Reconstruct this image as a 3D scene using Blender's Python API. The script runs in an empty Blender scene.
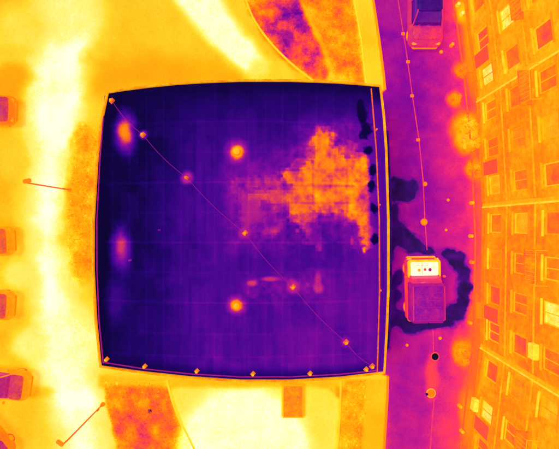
import bpy, bmesh, math, random
import numpy as np
from mathutils import Vector, Matrix
random.seed(4); rng=np.random.default_rng(7)
H=28.0; S=16.06; CX,CY=279.5,224.5
def k(h): return (H-h)/H/S
def P(px,py,h=0.0): return ((px-CX)*k(h), (CY-py)*k(h), h)
scene=bpy.context.scene
scene.view_settings.view_transform='Standard'; scene.view_settings.look='None'; scene.view_settings.exposure=0
EMIT=0.64  # self-glow on every material, keeps walls and shaded ground from going dark
# ------------------------------------------------------------ palette / materials
PAL=[(0,(3,0,22)),(0.07,(14,0,66)),(0.15,(36,0,108)),(0.25,(74,2,142)),(0.36,(124,6,150)),(0.46,(172,26,130)),
     (0.55,(210,56,84)),(0.63,(234,96,34)),(0.72,(248,136,8)),(0.82,(254,176,12)),(0.90,(255,212,44)),(0.96,(255,238,120)),(1.0,(255,254,225))]
def lin(c):
    c=c/255.0
    return c/12.92 if c<=0.04045 else ((c+0.055)/1.055)**2.4
def base_mat(name,tsock_fn,amp,scale,rough,spec=0.15,amp2=0.0,amp3=0.0):
    m=bpy.data.materials.new(name); m.use_nodes=True; nt=m.node_tree; N=nt.nodes; L=nt.links
    m.cycles.emission_sampling='NONE'
    b=N['Principled BSDF']; b.inputs['Roughness'].default_value=rough
    b.inputs['Specular IOR Level'].default_value=spec
    src=tsock_fn(N,L)
    tc=N.new('ShaderNodeTexCoord')
    def add(src,scale,amp,det=4):
        n=N.new('ShaderNodeTexNoise'); n.inputs['Scale'].default_value=scale; n.inputs['Detail'].default_value=det
        n.inputs['Roughness'].default_value=0.65
        L.new(tc.outputs['Object'],n.inputs['Vector'])
        s=N.new('ShaderNodeMath'); s.operation='SUBTRACT'; s.inputs[1].default_value=0.5; L.new(n.outputs['Fac'],s.inputs[0])
        q=N.new('ShaderNodeMath'); q.operation='MULTIPLY_ADD'; q.inputs[1].default_value=amp; L.new(s.outputs[0],q.inputs[0]); L.new(src,q.inputs[2])
        return q.outputs[0]
    src=add(src,scale,amp)
    if amp2: src=add(src,scale*7,amp2,2)
    if amp3: src=add(src,24,amp3,0)
    r=N.new('ShaderNodeValToRGB'); cr=r.color_ramp; cr.interpolation='LINEAR'
    cr.elements[0].position=0; cr.elements[1].position=1
    for p,_ in PAL[1:-1]: cr.elements.new(p)
    for e,(p,c) in zip(cr.elements,PAL):
        e.position=p; e.color=(lin(c[0]),lin(c[1]),lin(c[2]),1)
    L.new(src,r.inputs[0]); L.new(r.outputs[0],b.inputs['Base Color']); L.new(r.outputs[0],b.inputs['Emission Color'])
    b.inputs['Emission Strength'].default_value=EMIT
    return m
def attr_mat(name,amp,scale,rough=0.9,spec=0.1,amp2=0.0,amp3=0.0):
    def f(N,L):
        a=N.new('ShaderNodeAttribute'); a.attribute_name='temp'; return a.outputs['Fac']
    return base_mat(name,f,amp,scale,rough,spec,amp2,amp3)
_c={}
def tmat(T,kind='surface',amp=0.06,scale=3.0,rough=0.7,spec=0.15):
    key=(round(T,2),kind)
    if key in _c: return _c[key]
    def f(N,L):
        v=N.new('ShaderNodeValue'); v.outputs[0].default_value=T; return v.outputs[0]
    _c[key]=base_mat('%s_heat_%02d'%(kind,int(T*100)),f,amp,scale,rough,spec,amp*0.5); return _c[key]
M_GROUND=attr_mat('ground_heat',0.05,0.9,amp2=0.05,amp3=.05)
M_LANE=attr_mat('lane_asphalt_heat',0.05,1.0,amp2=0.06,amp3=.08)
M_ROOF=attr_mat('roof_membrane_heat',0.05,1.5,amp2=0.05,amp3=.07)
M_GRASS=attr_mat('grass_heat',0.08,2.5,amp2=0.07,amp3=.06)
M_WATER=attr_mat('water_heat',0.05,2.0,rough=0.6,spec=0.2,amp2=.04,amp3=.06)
# ------------------------------------------------------------ helpers
def new_obj(name,me,mat=None,parent=None,smooth=False):
    o=bpy.data.objects.new(name,me); scene.collection.objects.link(o)
    if mat is not None:
        for m in (mat if isinstance(mat,(list,tuple)) else [mat]): me.materials.append(m)
    if parent: o.parent=parent
    if smooth:
        for p in me.polygons: p.use_smooth=True
    return o
def empty(name,loc=(0,0,0),rot=0,sc=1):
    e=bpy.data.objects.new(name,None); scene.collection.objects.link(e); e.location=loc; e.rotation_euler=(0,0,rot); e.scale=(sc,sc,sc); e.empty_display_size=0.3; return e
def mesh_pd(name,v,f):
    me=bpy.data.meshes.new(name); me.from_pydata([tuple(map(float,a)) for a in v],[],f); me.update(); return me
def box(name,c,s,mat,parent=None,bev=0.0,rot=0):
    bm=bmesh.new(); bmesh.ops.create_cube(bm,size=1)
    bmesh.ops.scale(bm,vec=s,verts=bm.verts)
    if bev: bmesh.ops.bevel(bm,geom=bm.edges[:],offset=bev,segments=2,affect='EDGES')
    bmesh.ops.rotate(bm,matrix=Matrix.Rotation(rot,3,'Z'),verts=bm.verts)
    bmesh.ops.translate(bm,vec=c,verts=bm.verts)
    me=bpy.data.meshes.new(name); bm.to_mesh(me); bm.free(); return new_obj(name,me,mat,parent)
def cyl(name,c,r1,r2,h,mat,parent=None,axis='Z',seg=24,bev=0.0):
    bm=bmesh.new(); bmesh.ops.create_cone(bm,cap_ends=True,segments=seg,radius1=r1,radius2=r2,depth=h)
    if bev:
        bmesh.ops.bevel(bm,geom=[e for e in bm.edges if len(e.link_faces)==2 and any(len(f.verts)>4 for f in e.link_faces)],offset=bev,segments=2,affect='EDGES')
    if axis=='Y': bmesh.ops.rotate(bm,matrix=Matrix.Rotation(math.pi/2,3,'X'),verts=bm.verts)
    if axis=='X': bmesh.ops.rotate(bm,matrix=Matrix.Rotation(math.pi/2,3,'Y'),verts=bm.verts)
    bmesh.ops.translate(bm,vec=c,verts=bm.verts)
    me=bpy.data.meshes.new(name); bm.to_mesh(me); bm.free(); return new_obj(name,me,mat,parent,smooth=False)
def tube(name,pts,r,mat,parent=None):
    cu=bpy.data.curves.new(name,'CURVE'); cu.dimensions='3D'; cu.bevel_depth=r; cu.bevel_resolution=2
    sp=cu.splines.new('POLY'); sp.points.add(len(pts)-1)
    for q,p in zip(sp.points,pts): q.co=(*p,1)
    cu.materials.append(mat)
    o=bpy.data.objects.new(name,cu); scene.collection.objects.link(o)
    if parent: o.parent=parent
    return o
def hash2(ix,iy,seed):
    n=(ix.astype(np.int64)*374761393+iy.astype(np.int64)*668265263+seed*974634777)&0xffffffff
    n=((n^(n>>13))*1274126177)&0xffffffff
    return ((n^(n>>16))&0xffff)/65535.0
def vnoise(x,y,sc,seed=0):
    x=np.asarray(x,float)/sc; y=np.asarray(y,float)/sc
    ix=np.floor(x); iy=np.floor(y); fx=x-ix; fy=y-iy; fx=fx*fx*(3-2*fx); fy=fy*fy*(3-2*fy)
    a=hash2(ix,iy,seed);b=hash2(ix+1,iy,seed);c=hash2(ix,iy+1,seed);d=hash2(ix+1,iy+1,seed)
    return (a*(1-fx)+b*fx)*(1-fy)+(c*(1-fx)+d*fx)*fy
def fbm(x,y,sc,seed=0,o=4):
    t=0;a=.5;s=0
    for i in range(o): t=t+a*vnoise(x,y,sc/2**i,seed+i*17); s+=a; a*=.55
    return t/s-0.5
def sstep(a,b,x):
    t=np.clip((x-a)/(b-a),0,1); return t*t*(3-2*t)
def chaikin(p,n=2,closed=True):
    p=[tuple(q) for q in p]
    for _ in range(n):
        o=[]
        m=len(p)
        for i in range(m if closed else m-1):
            a=p[i];b=p[(i+1)%m]
            o+= [(a[0]*.75+b[0]*.25,a[1]*.75+b[1]*.25),(a[0]*.25+b[0]*.75,a[1]*.25+b[1]*.75)]
        if not closed: o=[p[0]]+o+[p[-1]]
        p=o
    return p
def sdf(poly,x,y):  # positive inside
    d=np.full(np.shape(x),1e9); ins=np.zeros(np.shape(x),bool); n=len(poly)
    for i in range(n):
        ax,ay=poly[i];bx,by=poly[(i+1)%n]
        ex,ey=bx-ax,by-ay; L2=ex*ex+ey*ey+1e-9
        t=np.clip(((x-ax)*ex+(y-ay)*ey)/L2,0,1)
        d=np.minimum(d,(x-ax-t*ex)**2+(y-ay-t*ey)**2)
        c=((ay>y)!=(by>y))&(x<(bx-ax)*(y-ay)/((by-ay) if by!=ay else 1e-9)+ax)
        ins^=c
    d=np.sqrt(d); return np.where(ins,d,-d)
def paint(T,w,v): return T*(1-w)+v*w
def wpoly(poly,x,y,soft=6,wob=0,wsc=14,seed=1):
    s=sdf(poly,x,y)
    if wob: s=s+wob*2*fbm(x,y,wsc,seed)
    return sstep(-soft/2,soft/2,s)
def wel(cx,cy,rx,ry,x,y,soft=0.5,wob=0,seed=3):
    r=np.sqrt(((x-cx)/rx)**2+((y-cy)/ry)**2)
    if wob: r=r+wob*2*fbm(x,y,10,seed)
    return 1-sstep(1-soft,1+soft,r)
def set_temp(me,T):
    a=me.attributes.new('temp','FLOAT','POINT'); a.data.foreach_set('value',np.asarray(T,dtype=np.float32).ravel())
def masked(name,field,bbox,res,z,Tf,mat,h=None,parent=None):
    h=z if h is None else h
    xs=np.arange(bbox[0],bbox[2]+res,res); ys=np.arange(bbox[1],bbox[3]+res,res)
    X,Y=np.meshgrid(xs,ys); F=field(X,Y); ny,nx=F.shape
    vid={}; V=[]; faces=[]
    def gv(key,x,y):
        i=vid.get(key)
        if i is None: i=len(V); vid[key]=i; V.append((x,y))
        return i
    pos=F>0
    cnt=pos[:-1,:-1].astype(int)+pos[1:,:-1]+pos[:-1,1:]+pos[1:,1:]
    for j,i in zip(*np.nonzero(cnt)):
        cs=[(j,i),(j+1,i),(j+1,i+1),(j,i+1)]; out=[]
        for q in range(4):
            a=cs[q];b=cs[(q+1)%4]; fa=F[a];fb=F[b]
            if fa>0: out.append(gv(a,X[a],Y[a]))
            if (fa>0)!=(fb>0):
                t=fa/(fa-fb); kk=(min(a,b),max(a,b))
                out.append(gv(kk,X[a]+t*(X[b]-X[a]),Y[a]+t*(Y[b]-Y[a])))
        if len(out)>=3: faces.append(out)
    A=np.array(V); s=k(h)
    W=np.stack([(A[:,0]-CX)*s,(CY-A[:,1])*s,np.full(len(A),z)],1)
    me=bpy.data.meshes.new(name); me.from_pydata(W.tolist(),[],faces); me.update()
    set_temp(me,Tf(A[:,0],A[:,1]))
    return new_obj(name,me,mat,parent)
def sweep(name,pts,w,z0,z1,mat,closed=False,parent=None,h=0):
    W=[Vector(P(p[0],p[1],h)[:2]) for p in pts]; n=len(W); v=[];f=[]
    for i in range(n):
        a=W[i-1] if (i>0 or closed) else W[i]; b=W[(i+1)%n] if (i<n-1 or closed) else W[i]
        t=(b-a).normalized(); nn=Vector((-t.y,t.x))*w/2
        c=W[i]
        b_=w*0.12
        v+=[(c.x+nn.x,c.y+nn.y,z0),(c.x+nn.x,c.y+nn.y,z1-b_),(c.x+nn.x*.76,c.y+nn.y*.76,z1),(c.x-nn.x*.76,c.y-nn.y*.76,z1),(c.x-nn.x,c.y-nn.y,z1-b_),(c.x-nn.x,c.y-nn.y,z0)]
    for i in range(n if closed else n-1):
        a=i*6;b=((i+1)%n)*6
        for q in range(6):
            r=(q+1)%6
            f.append([a+q,b+q,b+r,a+r])
    if not closed: f.append(list(range(6))); f.append(list(range((n-1)*6+5,(n-1)*6-1,-1)))
    return new_obj(name,mesh_pd(name,v,f),mat,parent)
# ------------------------------------------------------------ layout polygons
LN=[(352,-120),(366,-40),(373,0),(379,40),(383,70),(385,90)]
LS=[(388,376),(387,400),(384,449),(378,500),(366,570)]
LANE=LN+[(378,96),(378,372)]+LS+[(466,570),(474,449),(484,330),(486,220),(481,100),(470,0),(456,-120)]
POOLPAVE=chaikin([(168,380),(176,410),(192,440),(205,470),(225,570),(320,570),(334,470),(338,430),(340,380)],2)
VEG_S=[(104,382),(166,382),(174,412),(190,442),(204,470),(222,570),(130,570),(118,449),(108,410)]
VEG_S2=[(344,382),(366,380),(361,449),(350,570),(324,570),(338,470),(342,430)]
VEG_N=chaikin([(236,-40),(246,8),(262,34),(286,60),(312,80),(330,82),(322,50),(300,10),(290,-40)],2)
VEG_N2=[(296,-80),(305,5),(326,50),(334,80),(364,82),(360,40),(353,0),(336,-80)]
VEG_W=chaikin([(78,130),(98,120),(96,200),(94,270),(82,282),(70,276),(68,210),(72,160)],2)
ROADW=chaikin([(-200,-120),(40,-120),(140,-60),(60,20),(78,100),(62,180),(58,280),(66,340),(96,410),(110,470),(130,570),(-200,570)],2)
ROADN=chaikin([(120,-140),(215,-140),(222,-20),(238,20),(262,50),(285,80),(245,82),(215,50),(190,15),(160,-30)],2)
def Tg(x,y):
    x=np.asarray(x,float);y=np.asarray(y,float)
    T=np.full(x.shape,0.85)+0.14*fbm(x,y,80,2,3)+0.04*fbm(x,y,16,8)
    wob=fbm(x,y,40,91,3)
    band=chaikin([(50,-40),(26,60),(22,150),(26,230),(26,300),(34,350),(50,420),(66,500),(122,500),(108,410),(86,340),(68,280),(70,200),(78,130),(94,60),(100,-40)],2)
    T=paint(T,wpoly(band,x,y,44,10,40),0.985+0.07*wob)
    T=paint(T,wel(74,345,34,34,x,y,.6,.1)*.8,0.98)
    T=paint(T,wel(70,18,40,26,x,y,.6,.1)*.8,0.95)
    T=paint(T,wel(22,26,28,22,x,y,.5,.1),0.91)
    T=paint(T,wel(12,76,18,13,x,y,.5,.2),0.79)  # cooler ellipses below at the parked cars: their shade painted into the ground
    T=paint(T,wel(4,100,18,26,x,y,.5,.2),0.77)
    T=paint(T,wel(12,160,16,18,x,y,.5,.2),0.87)
    T=paint(T,wel(4,235,15,16,x,y,.5,.2),0.80)
    T=paint(T,wel(20,275,18,14,x,y,.5,.2),0.93)
    T=paint(T,wel(4,318,20,12,x,y,.5,.2),0.84)
    T=paint(T,wel(30,345,18,16,x,y,.5,.2),0.95)
    T=paint(T,wel(26,392,22,7,x,y,.5,.2),0.82)
    T=paint(T,wel(20,425,14,26,x,y,.5,.2)*.8,0.84)
    T=paint(T,wpoly([(92,58),(150,52),(230,62),(250,90),(92,96)],x,y,36,8),0.79+.05*wob)
    T=paint(T,wpoly([(120,-60),(185,-60),(205,25),(232,70),(180,50),(120,30)],x,y,24,6)*.6,0.86)
    T=paint(T,wpoly(chaikin([(150,-60),(190,-60),(224,5),(252,40),(276,72),(250,80),(220,54),(192,24),(168,-5)],2),x,y,14,3),.985)
    T=paint(T,wpoly([(255,60),(285,62),(300,84),(240,88)],x,y,12,3)*.7,0.90)
    mott=fbm(x,y,13,31)+0.3*fbm(x,y,4,39)
    T=paint(T,wpoly(VEG_N,x,y,8,5),0.60+0.50*mott)
    T=paint(T,wel(292,22,20,28,x,y,.6,.4)*wpoly(VEG_N,x,y,6,4)*.85,0.44+0.5*mott)
    T=paint(T,wpoly(VEG_N2,x,y,10,5),0.72+0.34*mott)
    T=paint(T,wpoly(VEG_W,x,y,18,10),0.765+0.22*mott)
    T=paint(T,wpoly(VEG_S,x,y,5,3),0.70+0.34*mott)
    T=paint(T,wel(138,428,20,22,x,y,.5,.4),0.64+0.34*mott)
    T=paint(T,wpoly([(336,380),(388,380),(386,449),(366,570),(326,570)],x,y,5,1),0.78+0.2*mott)
    T=paint(T,wpoly(POOLPAVE,x,y,4,0),0.91+0.05*wob)
    T=paint(T,wel(243,455,68,70,x,y,.13,.03),0.985)
    T=paint(T,wpoly([(100,376),(345,378),(345,387),(100,386)],x,y,6,2),0.83)
    T=paint(T,wpoly([(282,380),(304,380),(304,416),(282,416)],x,y,3,1),0.78)
    T=paint(T,wpoly([(332,-120),(353,0),(360,40),(366,90),(386,90),(383,70),(379,40),(373,0),(352,-120)],x,y,3,0),0.86+0.06*wob)
    T=paint(T,wpoly([(366,380),(388,380),(384,449),(366,570),(350,570),(361,449)],x,y,4,0),0.82+0.1*wob)
    w=wpoly(LANE,x,y,3,0)
    xr=x+8*((y-225)/225.)**2
    tl=0.37+0.13*sstep(420,482,xr)+0.06*sstep(300,449,y)+0.05*sstep(120,0,y)+0.16*fbm(x,y,34,44)+0.08*fbm(x,y,9,47)
    tl=tl+0.05*sstep(400,384,x)*sstep(380,420,y)-0.06*sstep(396,380,x)*sstep(96,110,y)*sstep(380,360,y)
    T=paint(T,w,tl)
    T=paint(T,sstep(462,480,xr+14*wob)*sstep(530,500,x),0.62+.12*wob)
    for (cx,cy,rx,ry,v) in [(466,132,13,19,.85),(454,100,7,7,.74),(462,70,8,8,.72),(474,168,8,10,.76),(462,352,9,12,.78),(432,376,6,22,.56),(462,12,8,12,.82),(436,330,10,6,.50),(472,40,9,30,.74),(472,300,7,22,.65),(468,415,8,24,.70)]:
        T=paint(T,wel(cx,cy,rx,ry,x,y,.6,.3),v)
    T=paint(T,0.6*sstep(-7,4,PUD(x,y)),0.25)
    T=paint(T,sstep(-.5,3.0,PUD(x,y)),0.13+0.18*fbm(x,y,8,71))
    return np.clip(T,0.01,1.02)
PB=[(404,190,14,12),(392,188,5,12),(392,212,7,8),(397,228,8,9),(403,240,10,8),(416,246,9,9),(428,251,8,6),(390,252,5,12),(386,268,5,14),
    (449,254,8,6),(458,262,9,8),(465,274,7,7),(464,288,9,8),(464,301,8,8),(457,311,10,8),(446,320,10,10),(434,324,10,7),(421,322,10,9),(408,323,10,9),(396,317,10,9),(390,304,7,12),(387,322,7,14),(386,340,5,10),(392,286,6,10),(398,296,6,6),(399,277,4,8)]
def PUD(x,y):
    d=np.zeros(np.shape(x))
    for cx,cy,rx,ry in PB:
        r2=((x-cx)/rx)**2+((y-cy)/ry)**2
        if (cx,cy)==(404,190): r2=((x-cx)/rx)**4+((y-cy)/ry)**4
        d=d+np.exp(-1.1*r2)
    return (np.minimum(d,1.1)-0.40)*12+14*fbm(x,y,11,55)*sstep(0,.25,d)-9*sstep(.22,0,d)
# ------------------------------------------------------------ ground
def axis(lo,hi,step):
    far=[-9000,-3500,-1500,-700,-350]
    return np.array([lo+f for f in far]+list(np.arange(lo,hi+step,step))+[hi-f for f in far[::-1]],float)
gx=axis(-90,650,1.7); gy=axis(-90,540,1.7)
X,Y=np.meshgrid(gx,gy); ny,nx=X.shape
W=np.stack([(X-CX)/S,(CY-Y)/S,np.zeros_like(X)],-1).reshape(-1,3)
idx=np.arange(ny*nx).reshape(ny,nx)
F=np.stack([idx[:-1,:-1],idx[1:,:-1],idx[1:,1:],idx[:-1,1:]],-1).reshape(-1,4)
me=bpy.data.meshes.new('ground'); me.from_pydata(W.tolist(),[],F.tolist()); me.update(); set_temp(me,Tg(X,Y).ravel())
new_obj('ground',me,M_GROUND)
def pf(poly): return lambda x,y: sdf(poly,x,y)
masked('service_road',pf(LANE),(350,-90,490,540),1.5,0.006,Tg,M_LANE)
masked('asphalt_road',pf(ROADW),(-90,-90,140,540),2,0.005,Tg,M_GROUND)
masked('asphalt_road',pf(ROADN),(110,-90,290,90),2,0.009,Tg,M_GROUND)
masked('paved_yard',pf(POOLPAVE),(160,376,345,540),1.7,0.005,Tg,M_GROUND)
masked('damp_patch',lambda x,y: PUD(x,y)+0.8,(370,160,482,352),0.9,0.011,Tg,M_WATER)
sweep('kerb',LN,0.12,0,0.11,tmat(0.74,'kerb_stone'))
sweep('kerb',LS,0.12,0,0.11,tmat(0.70,'kerb_stone'))
sweep('kerb',chaikin([(167,380),(175,410),(191,441),(204,470),(222,540)],2,False),0.10,0,0.12,tmat(0.90,'kerb_stone'))
sweep('kerb',chaikin([(341,380),(339,430),(335,470),(324,540)],2,False),0.10,0,0.12,tmat(0.87,'kerb_stone'))
sweep('kerb',chaikin([(238,-40),(247,8),(263,35),(287,61),(313,81)],2,False),0.10,0,0.12,tmat(0.88,'kerb_stone'))
sweep('kerb',[(336,-90),(354,0),(361,40),(366,84)],0.08,0,0.1,tmat(0.90,'kerb_stone'))
def verge(poly,z=0.03,n=3500,name='grass_verge',wob=3):
    xs=[p[0] for p in poly]; ys=[p[1] for p in poly]
    bb=(max(min(xs)-6,-60),max(min(ys)-6,-50),min(max(xs)+6,620),min(max(ys)+6,500))
    root=empty(name)
    masked('turf',lambda x,y: sdf(poly,x,y)+wob*fbm(x,y,8,5),bb,1.5,z,Tg,M_GRASS,h=0,parent=root)
    px=rng.uniform(bb[0],bb[2],n*5); py=rng.uniform(bb[1],bb[3],n*5)
    ok=(sdf(poly,px,py)+wob*1.5*fbm(px,py,10,6)>0)&(vnoise(px,py,11,9)+0.5*rng.random(len(px))>0.5); px=px[ok][:n]; py=py[ok][:n]; T=Tg(px,py)
    V=[];Fc=[];TT=[]
    for a,b,t in zip(px,py,T):
        x0,y0,_=P(a,b)
        jt=rng.normal(0,0.035)
        for q in range(5):
            an=rng.uniform(0,6.28); l=rng.uniform(.05,.12); w=rng.uniform(.012,.028); hh=rng.uniform(.03,.10)
            dx,dy=math.cos(an),math.sin(an); i=len(V)
            V+=[(x0-dy*w,y0+dx*w,z),(x0+dy*w,y0-dx*w,z),(x0+dx*l,y0+dy*l,z+hh)]
            Fc.append((i,i+1,i+2)); TT+=[t+jt]*3
    me=mesh_pd('grass_blades',V,Fc); set_temp(me,np.clip(TT,0.02,0.95)); new_obj('grass_blades',me,M_GRASS,root)
verge(VEG_N,n=3000); verge(VEG_N2,n=2500); verge(VEG_W,n=1400,wob=8); verge(VEG_S,n=3000); verge(VEG_S2,n=1500)
# ------------------------------------------------------------ main building
RH=4.0
top=[(108,93),(125,90),(150,86.8),(175,84.3),(200,82.6),(240,81),(290,81),(335,82.6),(360,84.4),(380,86.5)]
right=[(383.4,115),(385.9,150),(388,220),(388,290),(386.4,330),(384,372)]
bot=[(340,377.4),(290,380.3),(240,380.3),(190,377),(145,372.2),(101,366)]
left=[(96.4,320),(93.8,270),(94,220),(97.6,160),(102,122)]
ROOF=top+right+bot+left
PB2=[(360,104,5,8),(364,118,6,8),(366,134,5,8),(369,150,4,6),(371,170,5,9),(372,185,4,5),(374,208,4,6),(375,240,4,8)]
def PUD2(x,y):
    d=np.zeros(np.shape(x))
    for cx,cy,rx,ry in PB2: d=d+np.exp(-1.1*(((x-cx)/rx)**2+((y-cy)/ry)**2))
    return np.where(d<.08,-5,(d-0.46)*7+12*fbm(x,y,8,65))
HOT=[(283,168),(298,160),(308,160),(310,138),(322,132),(333,134),(334,146),(350,144),(353,154),(367,158),(371,238),(364,242),(354,221),(338,213),(312,213),(306,222),(286,219),(283,200)]
def Tr(x,y):
    x=np.asarray(x,float);y=np.asarray(y,float)
    T=0.06+0.145*sstep(100,250,x)+0.05*sstep(100,210,y)+0.04*sstep(230,360,x)
    T=T-0.04*sstep(300,220,y)*sstep(220,110,x)
    T=T+0.13*fbm(x,y,50,5)+0.05*fbm(x,y,10,6)
    T=T+0.08*(fbm(x,y*0.08,5,106,3))*sstep(110,200,x)
    bx=np.floor((x-2)/17.0); by=np.floor((y+3)/28.0); T=T+0.025*(hash2(bx,by,3)-0.5)+0.02*(hash2(bx,bx*0,4)-0.5)
    T=paint(T,sstep(135,88,y)*0.7,0.045)
    T=paint(T,sstep(145,98,x)*sstep(160,90,y)*.85,0.01)
    T=paint(T,sstep(130,98,x)*0.5*(1-.4*sstep(300,360,y)),0.04)
    T=paint(T,sstep(112,104,x)*0.7*(1-.3*sstep(300,360,y)),0.015)
    T=paint(T,wpoly([(178,96),(356,96),(362,150),(178,138)],x,y,24,10)*.4,0.16)
    m=fbm(x,y,11,15)+0.5*fbm(x,y,4,19)
    T=paint(T,wpoly([(222,168),(290,152),(310,124),(350,122),(364,140),(370,250),(330,240),(300,250),(232,246)],x,y,26,12)*.85,0.35+0.26*m)
    T=paint(T,wpoly([(286,224),(340,222),(344,268),(286,268)],x,y,6,2)*.7,0.23+0.14*m)
    T=paint(T,wpoly([(244,274),(324,274),(328,298),(290,300),(248,294)],x,y,14,9)*.6,0.36+0.4*m)
    qx=np.round(x/3.2)*3.2; qy=np.round(y/3.2)*3.2
    br=fbm(x,y,13,222,3)
    wq=sstep(-6,6,sdf(HOT,qx,qy)-2+40*fbm(qx,qy,11,22))*0.55+0.45*wpoly(HOT,x,y,7,12,9,23)
    T=paint(T,wq,0.66+0.36*m+.14*br)
    for xx in (296,313,330,347): T=T-0.14*wq*np.exp(-((x-xx)/1.3)**2)*vnoise(x,y,14,xx)
    for yy in (170,186,203): T=T-0.13*wq*np.exp(-((y-yy)/1.2)**2)*vnoise(x,y,14,yy)
    T=paint(T,wpoly([(354,165),(367,166),(373,248),(364,250),(358,205)],x,y,5,7,7)*.85,0.62+0.6*m)
    wq=sstep(0,9,sdf([(236,178),(286,170),(286,240),(240,234)],qx,qy)+40*fbm(qx,qy,9,27))
    T=paint(T,wq*.7,0.44+.24*m)
    wq=sstep(0,6,sdf([(244,192),(300,188),(300,204),(246,206)],qx,qy)+26*fbm(qx,qy,8,29))
    T=paint(T,wq*.7,0.57+.24*m)
    wq=sstep(0,6,sdf([(300,210),(322,210),(322,250),(304,250)],qx,qy)+26*fbm(qx,qy,8,37))
    T=paint(T,wq*.4,0.5+.24*m)
    for cx,cy,rx,ry,v,so in [(125,133,9,16,.56,.9),(125,132,5,8,.72,.8),(121,248,8,18,.42,.9),(121,246,4,8,.54,.9),(116,300,9,18,.2,.9),(237,152,10,10,.5,.7),(237,152,6,6,.80,.4),(237,305,8,8,.5,.7),(237,305,5,5,.76,.4),
            (187,178,6,6,.46,.6),(252,283,5,3,.54,.6),(270,279,8,2.2,.5,.6),(318,288,5,5,.5,.6),(318,280,3,8,.46,.6),(245,233,5,5,.46,.7),(293,287,6,6,.5,.7),(143,135,4,4,.4,.7),(345,342,5,5,.4,.7),(252,210,8,12,.45,.7)]:
        T=paint(T,wel(cx,cy,rx,ry,x,y,so,.3),v)
    for yy,a in [(126,.03),(155,.02),(184,.045),(213,.02),(242,.05),(271,.02),(300,.045),(330,.02),(352,.03)]:
        yc=yy-6*np.sin((x-100)/284*math.pi)*(1 if yy<230 else -1)*abs(yy-230)/140
        T=T+a*np.exp(-((y-yc)/0.9)**2)*(0.5+vnoise(x,y,9,77))
    T=T+0.022*np.exp(-(((x-2)%17.0-8.5)/0.8)**2)*(0.4+vnoise(x,y,30,78))
    e=sdf(ROOF,x,y)
    T=paint(T,sstep(16,3,e)*0.65,0.05)
    T=paint(T,sstep(366,373,x)*sstep(95,110,y)*0.7,0.30)
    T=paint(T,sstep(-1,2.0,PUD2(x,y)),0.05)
    return np.clip(T,0.01,1)
bld=empty('warehouse_building')
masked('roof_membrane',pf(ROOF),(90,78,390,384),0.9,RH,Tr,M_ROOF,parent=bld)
Wp=[P(x,y,RH) for x,y in ROOF]; v=[];f=[]
for p in Wp: v+=[(p[0],p[1],0),(p[0],p[1],RH-0.004)]
n=len(Wp)
for i in range(n): f.append([2*i,2*((i+1)%n),2*((i+1)%n)+1,2*i+1])
new_obj('walls',mesh_pd('walls',v,f),tmat(0.7,'wall_render'),bld)
sweep('parapet_coping',ROOF,0.10,RH-0.12,RH+0.16,tmat(0.78,'coping_metal',amp=0.4,scale=1.4),True,bld,RH)
sweep('east_upstand',[(371,89),(376,150),(379,220),(379.3,290),(377,373)],0.05,RH,RH+0.12,tmat(0.62,'upstand_metal',amp=0.35),False,bld,RH)
sweep('west_upstand',[(105.5,96),(100.3,160),(97.3,220),(97.4,270),(99.4,320),(103.6,363)],0.03,RH,RH+0.1,tmat(0.45,'upstand_metal',amp=0.2),False,bld,RH)
sweep('south_upstand',[(104,362),(145,368.5),(190,373.4),(240,376.4),(290,376.4),(340,373.8),(377,370)],0.03,RH,RH+0.1,tmat(0.45,'upstand_metal',amp=0.2),False,bld,RH)
sweep('gutter',[(388,130),(391.5,200),(391.5,290),(389,345)],0.16,RH-0.35,RH-0.2,tmat(0.14,'gutter_metal',amp=.3,scale=1),False,bld,RH)
def vent(px,py,r,T,nm='roof_vent'):
    c=P(px,py,RH)
    cyl(nm+'_flange',(c[0],c[1],RH+0.02),r*1.5,r*1.4,0.04,tmat(T-.1,'vent_metal'),bld)
    cyl(nm+'_pipe',(c[0],c[1],RH+0.17),r,r*.95,0.3,tmat(T,'vent_metal'),bld)
    cyl(nm+'_cowl',(c[0],c[1],RH+0.36),r*1.2,r*.35,0.1,tmat(T+.03,'vent_metal'),bld)
vent(237,152,0.14,.82); vent(237,305,0.13,.80); vent(187,178,0.07,.66)
vent(131,260,0.035,.45); vent(160,230,0.03,.4)
def anchor(px,py,T,s=1.0):
    c=P(px,py,RH)
    a=math.radians(45)
    box('anchor_plate',(c[0],c[1],RH+0.02),(0.34*s,0.28*s,0.04),tmat(T-.12,'anchor_metal'),bld,0.01,a)
    cyl('anchor_post',(c[0],c[1],RH+0.12),0.07*s,0.05*s,0.2,tmat(T,'anchor_metal'),bld)
    cyl('anchor_head',(c[0],c[1],RH+0.24),0.1*s,0.08*s,0.05,tmat(T+.05,'anchor_metal'),bld)
AN=[(112,101),(143,135),(187,178),(245,233),(293,287),(346,342),(372,366)]
for a in AN:
    if a!=(187,178): anchor(*a,0.74,0.8)
line=[]
for a,b in zip(AN[:-1],AN[1:]):
    for q in range(8):
        t=q/8; s=math.sin(t*math.pi)
        line.append(P(a[0]+(b[0]-a[0])*t-1.6*s,a[1]+(b[1]-a[1])*t+1.6*s,RH+0.25-0.06*s))
line.append(P(*AN[-1],RH+0.25))
tube('safety_cable',line,0.013,tmat(0.42,'cable_steel',amp=.2),bld)
for px,py in [(107,359),(145,366),(197,370.8),(253,373.6),(310,373.2),(366,369)]: anchor(px,py,0.80,0.7)
for px,py in [(376,130),(379,205),(380,290)]: anchor(px,py,0.66,0.4)
bx1=P(388,250,RH)[0]
box('roller_door',(bx1+0.03,-1.2,1.5),(0.06,3.0,3.0),tmat(.6,'door_metal'),bld,0.01)
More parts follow.
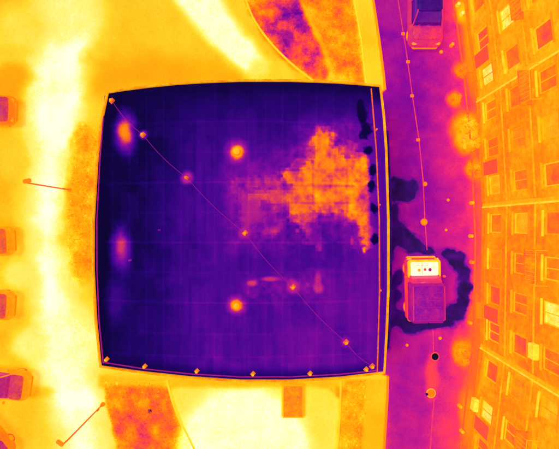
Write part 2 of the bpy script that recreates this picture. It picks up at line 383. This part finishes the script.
for yy in (3,5,-4.5): box('window',(bx1-0.03,yy,2.2),(0.1,1.2,0.9),tmat(.3,'glass'),bld,0.01)
# ------------------------------------------------------------ row houses (east)
HH=10.5
def house(p0,p1,seed,Tw):
    r=random.Random(seed)
    A=Vector(P(*p0)[:2]); B=Vector(P(*p1)[:2]); mid=(A+B)/2; w=(A-B).length; dvec=(A-B).normalized()
    b=empty('row_house',(mid.x,mid.y,0),math.atan2(dvec.y,dvec.x)-math.pi/2)
    XW=0.0; Y0=w/2; Y1=-w/2; yc=0; dep=8
    rows=[(0.9,2.3),(3.7,5.1),(6.5,7.9)]
    nc=3 if w<7 else 4
    cw=1.1; cols=[]
    for i in range(nc):
        c=Y1+w*(i+0.5)/nc+r.uniform(-.12,.12); cols.append((c-cw/2,c+cw/2))
    zs=[0]+[z for a in rows for z in a]+[HH]; ysb=[Y1]+[y for a in cols for y in a]+[Y0]
    v=[];f=[]
    wm=tmat(Tw,'wall_render%d'%seed,amp=0.36,scale=0.45,rough=.9)
    def quad(a,b_,c,d):
        i=len(v); v.extend([a,b_,c,d]); f.append((i,i+1,i+2,i+3))
    for i in range(len(zs)-1):
        for j in range(len(ysb)-1):
            if i%2==1 and j%2==1:
                za,zb,ya,yb=zs[i],zs[i+1],ysb[j],ysb[j+1]; d=0.14
                quad((XW,ya,za),(XW,yb,za),(XW+d,yb,za),(XW+d,ya,za)); quad((XW,ya,zb),(XW+d,ya,zb),(XW+d,yb,zb),(XW,yb,zb))
                quad((XW,ya,za),(XW+d,ya,za),(XW+d,ya,zb),(XW,ya,zb)); quad((XW,yb,za),(XW,yb,zb),(XW+d,yb,zb),(XW+d,yb,za))
                continue
            quad((XW,ysb[j],zs[i]),(XW,ysb[j],zs[i+1]),(XW,ysb[j+1],zs[i+1]),(XW,ysb[j+1],zs[i]))
    quad((XW+dep,Y0,0),(XW+dep,Y0,HH),(XW+dep,Y1,HH),(XW+dep,Y1,0))
    quad((XW,Y0,0),(XW,Y0,HH),(XW+dep,Y0,HH),(XW+dep,Y0,0)); quad((XW,Y1,0),(XW+dep,Y1,0),(XW+dep,Y1,HH),(XW,Y1,HH))
    new_obj('walls',mesh_pd('walls',v,f),wm,b)
    for ri,(za,zb) in enumerate(rows):
        for ci,(ya,yb) in enumerate(cols):
            Tq=r.choice([.62,.66,.68,.70,.72,.80])
            if r.random()<.12: Tq=.93
            yc_=(ya+yb)/2; zc=(za+zb)/2
            box('window_glass',(XW+0.12,yc_,zc),(0.02,yb-ya-.02,zb-za-.02),tmat(Tq,'glass',amp=.25,scale=1.5,rough=.4),b)
            fm=tmat(r.choice([.76,.80,.84]),'window_frame',amp=.15); t=.06
            for s in(-1,1):
                box('window_frame',(XW+0.085,yc_+s*((yb-ya)/2-t/2-.002),zc),(0.06,t,zb-za-.006),fm,b)
                box('window_frame',(XW+0.085,yc_,zc+s*((zb-za)/2-t/2-.002)),(0.058,yb-ya-2*t-.008,t),fm,b)
            if r.random()<.6: box('window_mullion',(XW+0.09,yc_,zc),(0.05,.045,zb-za-2*t-.01),fm,b)
            box('window_sill',(XW-0.03,yc_,za-.05),(0.14,yb-ya+.16,.06),tmat(r.choice([.78,.82,.86]),'sill_stone',amp=.15),b,.01)
            box('window_lintel',(XW-0.012,yc_,zb+.09),(0.03,yb-ya+.2,.13),tmat(.73,'lintel_stone'),b)
            if r.random()<.12:
                box('condenser_unit',(XW-.17,yc_+r.uniform(-.2,.2),za-.45),(.3,.75,.5),tmat(r.choice([.66,.84,.90]),'condenser',amp=.2),b,.03)
    for z in (2.95,5.75,8.6): box('string_course',(XW-0.02,yc,z),(0.06,w-.3,.10),tmat(.78,'string_course',amp=.3,scale=1),b,.01)
    box('plinth',(XW-0.03,yc,.22),(0.07,w-.3,.44),tmat(.70,'plinth',amp=.25,scale=1),b,.01)
    a=r.choice(cols); z=r.choice([3.15,5.95]); yb_=(a[0]+a[1])/2
    box('balcony_slab',(XW-.33,yb_,z),(.6,1.7,.12),tmat(.68,'balcony',amp=.3,scale=2),b,.01)
    rm=tmat(.80,'balcony_rail')
    tube('balcony_rail',[(XW-.05,yb_-.83,z+.95),(XW-.62,yb_-.83,z+.95),(XW-.62,yb_+.83,z+.95),(XW-.05,yb_+.83,z+.95)],.025,rm,b)
    for q in range(9): tube('baluster',[(XW-.62,yb_-.8+q*.2,z+.06),(XW-.62,yb_-.8+q*.2,z+.94)],.01,rm,b)
    tube('downpipe',[(XW-.08,Y0-.16,.1),(XW-.08,Y0-.16,HH-.2)],.045,tmat(.90,'downpipe',amp=.15),b)
    for z in (1,3.4,6.2,9): box('pipe_bracket',(XW-.05,Y0-.16,z),(.12,.15,.05),tmat(.8,'downpipe'),b)
    box('party_pilaster',(XW-.012,Y0-.02,HH/2),(.04,.2,HH),tmat(.80,'pilaster',amp=.2),b)
    box('front_door',(XW-.02,Y1+w/nc,1.05),(.05,.8,2.1),tmat(.60,'door',amp=.1),b,.01)
    box('door_step',(XW-.2,Y1+w/nc,.08),(.34,1.0,.16),tmat(.70,'step_stone'),b,.02)
    box('eaves_gutter',(XW-.18,yc,HH+.05),(.2,w,.14),tmat(.8,'gutter'),b,.02)
    v=[(XW-.25,Y0,HH+.13),(XW-.25,Y1,HH+.13),(XW+dep/2,Y1,HH+3),(XW+dep/2,Y0,HH+3),(XW+dep+.25,Y0,HH+.13),(XW+dep+.25,Y1,HH+.13)]
    new_obj('pitched_roof',mesh_pd('pitched_roof',v,[(0,1,2,3),(3,2,5,4),(0,3,4),(1,5,2)]),tmat(.4,'roof_tiles',amp=.2,scale=5),b)
    return b
bp=[(446,-110),(464,-5),(477,100),(483,205),(481,345),(468,455),(450,560)]
for i in range(len(bp)-1): house(bp[i],bp[i+1],i+3,[.80,.79,.75,.72,.75,.78][i])
# ------------------------------------------------------------ vehicles
def ring(x0,x1,hw,z,r,n=6):
    pts=[]
    for cx,cy,a0 in ((x1-r,hw-r,0),(x0+r,hw-r,90),(x0+r,-hw+r,180),(x1-r,-hw+r,270)):
        for q in range(n+1):
            a=math.radians(a0+90*q/n); pts.append((cx+r*math.cos(a),cy+r*math.sin(a),z))
    return pts
def loft(name,rings,mat,parent,cap=True,smooth=True):
    v=[p for r in rings for p in r]; n=len(rings[0]); f=[]
    for i in range(len(rings)-1):
        for j in range(n): f.append((i*n+j,i*n+(j+1)%n,(i+1)*n+(j+1)%n,(i+1)*n+j))
    if cap: f.append(tuple(range((len(rings)-1)*n,len(rings)*n))); f.append(tuple(range(n-1,-1,-1)))
    o=new_obj(name,mesh_pd(name,v,f),mat,parent,smooth)
    return o
def wheel(parent,x,y,r,T):
    cyl('wheel_tyre',(x,y,r),r,r,.2,tmat(T,'tyre'),parent,'Y',24,.03)
    cyl('wheel_hub',(x,y+(0.012 if y>0 else -.012),r),r*.6,r*.6,.2,tmat(T+.15,'hub'),parent,'Y',12)
def car(px,py,rot,L=4.2,Wd=1.78,Tb=.55,Tr_=.4,Tgl=.2,Th=.6,name='parked_car',sc=1):
    x,y,_=P(px,py); b=empty(name,(x,y,0.012),rot,sc); hl=L/2; hw=Wd/2
    paint_=tmat(Tb,'car_paint',amp=.2,scale=1.5,rough=.5)
    R=[ring(-hl+.12,hl-.15,hw-.1,.2,.35),ring(-hl+.02,hl-.04,hw-.02,.34,.38),ring(-hl,hl,hw,.55,.42),ring(-hl+.04,hl-.1,hw-.03,.74,.45),ring(-hl+.12,hl-.25,hw-.09,.88,.45)]
    loft('body',R,paint_,b)
    loft('bonnet',[ring(hl-1.15,hl-.3,hw-.14,.878,.22),ring(hl-1.15,hl-.36,hw-.2,.945,.2)],tmat(Th,'car_bonnet',amp=.3,scale=1.2,rough=.5),b)
    loft('boot_lid',[ring(-hl+.16,-hl+.6,hw-.14,.878,.15),ring(-hl+.2,-hl+.6,hw-.2,.95,.13)],paint_,b)
    loft('windows_glass',[ring(-hl+.42,hl-1.02,hw-.10,.88,.25),ring(-hl+.62,hl-1.32,hw-.2,1.2,.25),ring(-hl+.85,hl-1.72,hw-.29,1.43,.24)],tmat(Tgl,'car_glass',amp=.15,rough=.25,spec=.4),b)
    loft('roof_panel',[ring(-hl+.80,hl-1.66,hw-.27,1.425,.22),ring(-hl+.83,hl-1.72,hw-.3,1.47,.22),ring(-hl+1.1,hl-1.95,hw-.45,1.495,.2)],tmat(Tr_,'car_roof',amp=.25,scale=1.5,rough=.5),b)
    for s in(-1,1):
        tube('a_pillar',[(hl-1.10,s*(hw-.15),.9),(hl-1.4,s*(hw-.23),1.22),(hl-1.78,s*(hw-.32),1.44)],.035,paint_,b)
        tube('b_pillar',[(-.25,s*(hw-.09),.9),(-.27,s*(hw-.2),1.22),(-.3,s*(hw-.3),1.44)],.03,paint_,b)
        tube('c_pillar',[(-hl+.55,s*(hw-.16),.9),(-hl+.72,s*(hw-.24),1.22),(-hl+.95,s*(hw-.32),1.44)],.045,paint_,b)
        box('door_mirror',(hl-1.25,s*(hw+.07),.98),(.12,.18,.13),paint_,b,.03)
        box('headlight',(hl-.2,s*(hw-.33),.7),(.22,.3,.14),tmat(.78,'lamp_glass'),b,.04)
        box('tail_light',(-hl+.08,s*(hw-.28),.75),(.14,.26,.16),tmat(.6,'lamp_glass'),b,.03)
        box('door_handle',(-.0,s*(hw-.0),.78),(.16,.04,.03),paint_,b,.01)
        for xx in (hl-.8,-hl+.75): wheel(b,xx,s*(hw-.12),.31,.62)
    box('front_bumper',(hl-.06,0,.42),(.18,Wd-.5,.2),tmat(.72,'bumper'),b,.05)
    box('rear_bumper',(-hl+.04,0,.42),(.16,Wd-.5,.2),tmat(.72,'bumper'),b,.05)
    tube('wiper',[(hl-1.05,-.1,.93),(hl-1.25,.45,1.06)],.012,tmat(.5,'rubber'),b)
    tube('wiper',[(hl-1.05,-.6,.93),(hl-1.25,-.1,1.06)],.012,tmat(.5,'rubber'),b)
    return b
R_=math.radians
car(-12,112,R_(-2),Tb=.70,Tr_=.48,Tgl=.44,Th=.54)
car(-14,242,R_(3),Tb=.76,Tr_=.64,Tgl=.50,Th=.62)
car(-14,302,R_(-4),Tb=.76,Tr_=.58,Tgl=.50,Th=.58)
car(2,379,R_(-8),Tb=.76,Tr_=.56,Tgl=.48,Th=.56)
car(-10,428,R_(-50),Tb=.70,Tr_=.58,Tgl=.44,Th=.52)
car(422,13,R_(-90),L=4.5,Wd=1.95,Tb=.50,Tr_=.18,Tgl=.26,Th=.50,sc=1.06)
def van(px,py,rot):
    x,y,_=P(px,py); b=empty('delivery_van',(x,y,0.014),rot,.93); L=4.0; hl=2.0; hw=1.13
    bd=tmat(.40,'van_paint',amp=.2,rough=.5,scale=1.2)
    loft('body',[ring(-hl+.1,hl-.12,hw-.12,.25,.2),ring(-hl,hl,hw-.02,.5,.25),ring(-hl,hl-.03,hw,.9,.25),ring(-hl+.02,hl-.2,hw-.04,1.12,.22)],tmat(.54,'van_paint2',amp=.3,scale=1),b)
    loft('cargo_body',[ring(-hl+.02,.52,hw-.05,1.12,.12),ring(-hl+.05,.46,hw-.07,1.75,.12),ring(-hl+.12,.36,hw-.16,1.92,.12)],bd,b)
    loft('cargo_roof',[ring(-hl+.2,.3,hw-.24,1.918,.1),ring(-hl+.24,.26,hw-.28,1.96,.08)],tmat(.38,'van_roof',amp=.3,scale=1.2),b)
    for q in range(4):
        box('roof_rib',(-hl+.55+q*.45,0,1.975),(.04,2*hw-.7,.02),tmat(.41,'van_rib'),b,.006)
    for s in(-1,1): tube('roof_rail',[(-hl+.2,s*(hw-.14),2.0),(.3,s*(hw-.14),2.0)],.022,tmat(.54,'rail_metal'),b)
    loft('windscreen',[ring(.48,.98,hw-.14,1.12,.1),ring(.42,.62,hw-.2,1.72,.08)],tmat(.50,'car_glass',rough=.3),b)
    loft('bonnet_surround',[ring(.72,1.93,hw-.06,1.115,.2),ring(.76,1.86,hw-.12,1.2,.18)],tmat(.88,'hot_paint',amp=.15),b)
    loft('bonnet',[ring(.86,1.78,hw-.24,1.198,.12),ring(.9,1.74,hw-.28,1.24,.1)],tmat(1.0,'hot_paint',amp=.12),b)
    for yy,xx,T,rr in ((-.36,1.26,.78,.10),(.02,1.3,.58,.09),(.34,1.28,.40,.11)):
        cyl('engine_vent',(xx,-yy,1.25),rr,rr*.92,.03,tmat(T,'vent_mesh',amp=.3),b,seg=18)
    for yy in (-.15,.15,.42): box('bonnet_louvre',(1.58,yy,1.248),(.04,.2,.02),tmat(.84,'louvre'),b,.005)
    box('bonnet_seam',(1.3,.17,1.246),(.7,.03,.015),tmat(.84,'seam'),b)
    for s in(-1,1):
        box('headlight',(hl-.1,s*(hw-.26),.85),(.2,.32,.2),tmat(.9,'lamp_glass'),b,.05)
        box('door_mirror',(.85,s*(hw+.10),1.3),(.14,.16,.24),tmat(.6,'mirror'),b,.04)
        box('tail_light',(-hl,s*(hw-.15),1.0),(.06,.14,.4),tmat(.6,'lamp_glass'),b,.02)
        for xx in (1.3,-1.25): wheel(b,xx,s*(hw-.14),.34,.60)
    box('rear_bumper',(-hl-.05,0,.5),(.18,1.9,.18),tmat(.60,'bumper'),b,.05)
    box('front_bumper',(hl+.02,0,.45),(.16,1.9,.22),tmat(.8,'bumper'),b,.05)
    for s in (-1,1): box('rear_door',(-hl+.005,s*.48,1.3),(.05,.9,1.1),tmat(.42,'van_paint'),b,.02)
van(419,287,R_(91))
# ------------------------------------------------------------ street lamps
def lamp(hx,hy,bx,by,h):
    a=Vector(P(bx,by)); t=Vector(P(hx,hy,h)); b=empty('street_lamp',a)
    d=(Vector((t.x,t.y))-Vector((a.x,a.y)))
    cyl('base_flange',(0,0,.08),.14,.12,.16,tmat(.72,'lamp_steel'),b)
    tube('pole',[(0,0,.1),(0,0,h*.5),(0,0,h-.5),(d.x*.1,d.y*.1,h-.15),(d.x*.4,d.y*.4,h-.02),(d.x*.8,d.y*.8,h)],.04,tmat(.66,'lamp_steel',amp=.1),b)
    an=math.atan2(d.y,d.x)
    box('lamp_head',(d.x,d.y,h+.0),(.42,.22,.12),tmat(.72,'lamp_housing'),b,.04,an)
    box('lamp_glass',(d.x,d.y,h-.075),(.3,.15,.04),tmat(.9,'lamp_glass'),b,.01,an)
    box('access_door',(.06,0,.9),(.03,.08,.3),tmat(.6,'lamp_steel'),b)
lamp(27,181,70,190,5.2)
lamp(60,443,103,404,5.2)
# ------------------------------------------------------------ lane furniture
def manhole(px,py,r,T,Ti):
    c=P(px,py); b=empty('manhole_cover',(c[0],c[1],.012))
    cyl('frame',(0,0,.005),r*1.25,r*1.2,.02,tmat(T,'iron'),b,seg=32)
    cyl('lid',(0,0,.016),r,r*.97,.02,tmat(Ti,'iron'),b,seg=32)
    for q in range(-2,3): box('lid_rib',(0,q*r*.3,.03),(r*1.5*math.cos(q*.5),.02,.012),tmat(Ti+.06,'iron'),b)
manhole(435,356.5,.22,.60,.02); manhole(431,393,.24,.80,.66); manhole(150,411,.15,.62,.05); manhole(424,222,.18,.62,.72); manhole(425,184,.12,.58,.68)
manhole(427,394,.08,.3,.06); manhole(441,52,.10,.6,.72); manhole(448,200,.08,.6,.7); manhole(440,338,.09,.6,.72); manhole(407,345,.08,.58,.7); manhole(446,230,.07,.6,.74)
dr=empty('drainage_channel')
sweep('channel',[(388,-60),(398,0),(406,50),(413,100),(419,140),(423,180),(425,222),(427,250)],.06,0,.018,tmat(.54,'channel_iron',amp=.3,scale=.8),False,dr)
sweep('channel',[(433,330),(434,400),(430,449),(422,540)],.05,0,.018,tmat(.54,'channel_iron2',amp=.25),False,dr)
for px,py in [(403,34),(412,96),(418,140),(408,62)]:
    c=P(px,py); box('gully_grate',(c[0],c[1],.022),(.22,.18,.03),tmat(.68,'iron'),dr,.01)
def bollard(px,py,T):
    c=P(px,py); b=empty('bollard',(c[0],c[1],0.006))
    cyl('base',(0,0,.03),.12,.11,.06,tmat(T-.05,'bollard'),b); cyl('post',(0,0,.17),.10,.09,.28,tmat(T,'bollard'),b); cyl('cap',(0,0,.33),.10,.04,.06,tmat(T+.04,'bollard'),b)
for px,py,T in [(457,6,.9),(461,15,.92),(471,203,.78),(470,236,.76),(459,405,.78),(461,430,.8),(451,46,.74),(471,262,.7),(469,322,.74)]: bollard(px,py,T)
sweep('kerb',[(438,-90),(456,20),(464,80),(471,150),(475,240),(473,340),(460,449),(446,540)],.08,0,.1,tmat(.62,'kerb_stone',amp=.2))
def shrub(px,py,r,hh,T,seed):
    rr=random.Random(seed); c=P(px,py); b=empty('shrub',(c[0],c[1],0))
    for q in range(5):
        a=rr.uniform(0,6.28); tube('stem',[(0,0,0),(math.cos(a)*r*.3,math.sin(a)*r*.3,hh*.4),(math.cos(a)*r*.6,math.sin(a)*r*.6,hh*.8)],.015,tmat(.6,'bark'),b)
    V=[];Fc=[];TT=[]
    for cl in range(int(34*r/.6)):
        a=rr.uniform(0,6.28); q=r*math.sqrt(rr.random())*.9; z=hh*rr.uniform(.3,.95)*(1-.4*(q/r)**2); cx,cy=q*math.cos(a),q*math.sin(a); tj=T-.10*(q/r)+rr.gauss(0,.03); cr=rr.uniform(.1,.2)
        for l in range(60):
            d=Vector((rr.gauss(0,1),rr.gauss(0,1),rr.gauss(0,.8))).normalized()*cr*rr.random()**.4
            o=Vector((cx,cy,z))+d; u=Vector((rr.gauss(0,1),rr.gauss(0,1),rr.gauss(0,.4))).normalized(); w=u.cross(Vector((0,0,1))).normalized(); l_=rr.uniform(.02,.04)
            i=len(V); V+=[o-u*l_,o+w*l_*.5,o+u*l_,o-w*l_*.5]; Fc.append((i,i+1,i+2,i+3)); TT+=[min(.93,tj+rr.gauss(0,.012))]*4
    me=mesh_pd('foliage',V,Fc); set_temp(me,np.clip(TT,0,1)); new_obj('foliage',me,M_GRASS,b)
for i,(px,py,r,h,T) in enumerate([(466,128,.6,.9,.87),(470,143,.5,.7,.86),(461,137,.4,.5,.86),(454,100,.35,.5,.78),(461,72,.4,.6,.76),(473,168,.4,.6,.78),(460,350,.42,.6,.80),(463,360,.3,.4,.78)]): shrub(px,py,r,h,T,i)
c=P(293,399); b=empty('planter_box',(c[0],c[1],.01))
for s in(-1,1):
    box('side_board',(s*.6,0,.2),(.05,2.0,.4),tmat(.80,'timber'),b,.01); box('end_board',(0,s*.97,.2),(1.14,.05,.4),tmat(.80,'timber'),b,.01)
box('soil',(0,0,.17),(1.14,1.88,.3),tmat(.71,'soil',amp=.3,scale=3),b)
# ------------------------------------------------------------ camera, light
cam=bpy.data.cameras.new('camera'); co=bpy.data.objects.new('camera',cam); scene.collection.objects.link(co)
co.location=(0,0,H); cam.sensor_width=36; cam.lens=36*H/(559/S); cam.clip_end=3000; scene.camera=co
w=bpy.data.worlds.new('World'); scene.world=w; w.use_nodes=True; nt=w.node_tree
sky=nt.nodes.new('ShaderNodeTexSky'); sky.sky_type='NISHITA'; sky.sun_disc=False
el=math.radians(62); az=math.radians(-80)
sky.sun_elevation=el; sky.sun_rotation=az
nt.links.new(sky.outputs[0],nt.nodes['Background'].inputs[0]); nt.nodes['Background'].inputs[1].default_value=0.05
sl=bpy.data.lights.new('sun','SUN'); sl.energy=1.1; sl.angle=math.radians(20); sl.color=(1,.95,.86)
so=bpy.data.objects.new('sun',sl); scene.collection.objects.link(so)
d=Vector((math.sin(az)*math.cos(el),math.cos(az)*math.cos(el),math.sin(el)))
so.rotation_euler=d.to_track_quat('Z','Y').to_euler(); so.location=d*40
